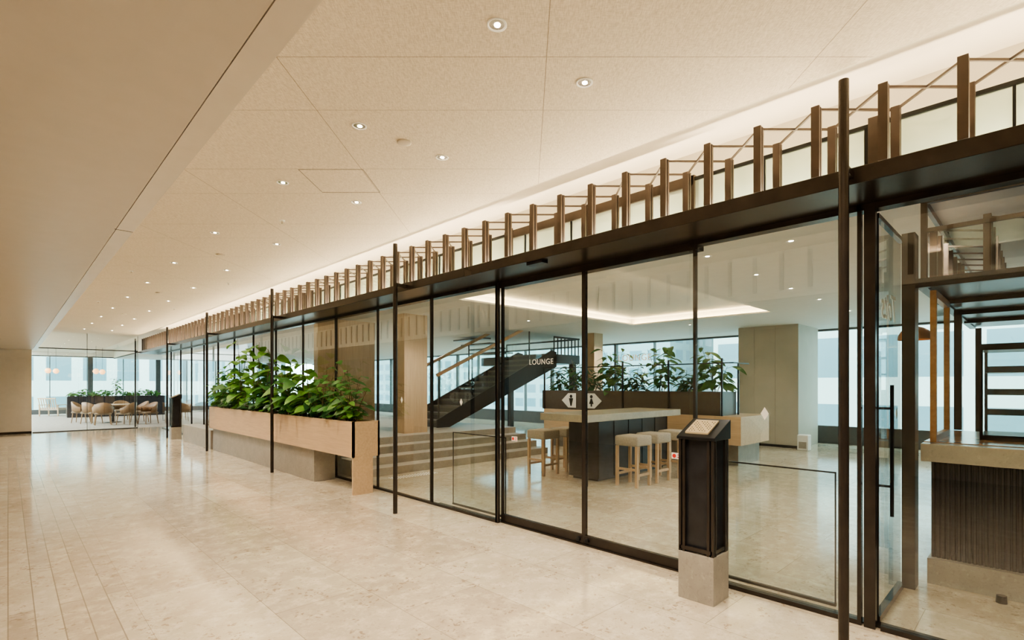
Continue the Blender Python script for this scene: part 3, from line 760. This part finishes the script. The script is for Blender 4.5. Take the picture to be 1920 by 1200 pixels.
for x,y in ((1.96,3.16),(1.96,7.57),(1.96,11.5),(1.96,15.5)):
    s=thing('ceiling_speaker',(x,y,ZC),'small beige round ceiling speaker','speaker',group='ceiling speakers')
    obj('cover',MB().lathe([(.05,0),(.05,-.006),(.04,-.01),(.001,-.01)],seg=24),'wall',parent=s,smooth=True)
for i,(x,y) in enumerate(((2.0,5.55),(1.3,9.6),(2.6,9.6),(1.3,13.6),(2.6,13.6))):
    s=thing('sprinkler_head',(x,y,ZC),'small white ceiling sprinkler head','sprinkler',group='sprinkler heads')
    obj('escutcheon',MB().lathe([(.03,0),(.03,-.004),(.012,-.008)],seg=16),'signw',parent=s); obj('nozzle',MB().cyl((0,0,-.03),(0,0,0),.01,seg=8),'chrome',parent=s)
def uw(u,w): return ((w+u)/R2,(w-u)/R2)
mb=MB()
cs=[uw(-1.79,4.08),uw(-1.28,4.08),uw(-1.28,4.56),uw(-1.79,4.56)]
for i in range(4):
    a=cs[i]; b_=cs[(i+1)%4]; mb.bar((a[0],a[1],ZC-.0005),(b_[0],b_[1],ZC-.0005),.003,.002)
obj('trim_8',mb,'lattice',kind='structure',label='thin outline of a square ceiling access hatch')
l0=None
for x,y in ((5.57,1.79),(5.57,2.67),(6.95,2.66),(8.3,2.67),(9.7,2.67),(11.6,2.67),(8.3,8.2),(11.6,6.0)):
        if l0 is None:
            l0=thing('downlight',(x,y,ZL),'small recessed lounge ceiling downlight','downlight',group='lounge downlights')
            obj('trim_ring',MB().lathe([(.05,0),(.05,-.004),(.035,-.004)],seg=20),'signw',parent=l0); obj('lens',MB().cyl((0,0,-.002),(0,0,-.0005),.022,seg=20),'lamp',parent=l0)
        else: clone(l0,(x,y,ZL))
for x in (5.57,8.3,11.6):
    for y in (.5,2.67,8.2,12,16,20,25,30): spot(x,y,ZL-.03,88,c=(1,.89,.74))
spot(12.6,4.8,ZL-.03,30,ang=70)
def area(x,y,z,sx,sy,e,c,rot=(0,0,0)):
    l=bpy.data.lights.new('cove_light','AREA'); l.shape='RECTANGLE'; l.size=sx; l.size_y=sy; l.energy=e; l.color=c
    o=bpy.data.objects.new('cove_light',l); o.location=(x,y,z); o.rotation_euler=rot; COL.objects.link(o)
for i in range(8):
    area(3.90,-1.0+3*i,2.75,.04,2.9,32,(1,.80,.55),(math.pi,math.radians(-50),0))
    area(3.52,-1.0+3*i,2.73,.04,2.9,20,(1,.80,.55),(math.pi,math.radians(-52),0))
# ------------------------------------------------------------------ outside
obj('street_ground',MB().box(-60,90,-60,130,-9.1,-9),'asph','grey street surface far below the windows','street')
obj('office_building',MB().box(30,45,-20,14,-9,24),'bldA','pale stone office block across the street','building')
obj('office_building',MB().box(32,48,18,60,-9,16),'bldB','grey glass office block across the street','building')
obj('office_building',MB().box(-14,22,60,75,-9,30),'bldA','pale stone office block beyond the dining windows','building')
wd=bpy.data.worlds.new('world'); SC.world=wd; wd.use_nodes=True
nt=wd.node_tree; bg=nt.nodes['Background']
sky=N(nt,'ShaderNodeTexSky'); sky.sky_type='HOSEK_WILKIE'; sky.turbidity=4; sky.sun_direction=(-.4,-.6,.7)
mx=N(nt,'ShaderNodeMix',data_type='RGBA'); mx.inputs[0].default_value=.9
L(nt,sky.outputs[0],mx.inputs[6]); mx.inputs[7].default_value=(.84,.97,1.0,1)
L(nt,mx.outputs[2],bg.inputs[0]); bg.inputs[1].default_value=6.5
# ------------------------------------------------------------------ camera
cam=bpy.data.cameras.new('camera'); co=bpy.data.objects.new('camera',cam); COL.objects.link(co)
co.location=(0,0,H); co.rotation_euler=(math.pi/2,0,-math.pi/4)
cam.sensor_width=36; cam.lens=36*970/1920; cam.shift_x=-(985-960)/1920; cam.shift_y=(722-600)/1920
cam.clip_start=.05; cam.clip_end=500
SC.camera=co
SC.view_settings.view_transform='AgX'
try: SC.view_settings.look='AgX - Medium High Contrast'
except Exception as e: print(e)
SC.view_settings.exposure=0.95
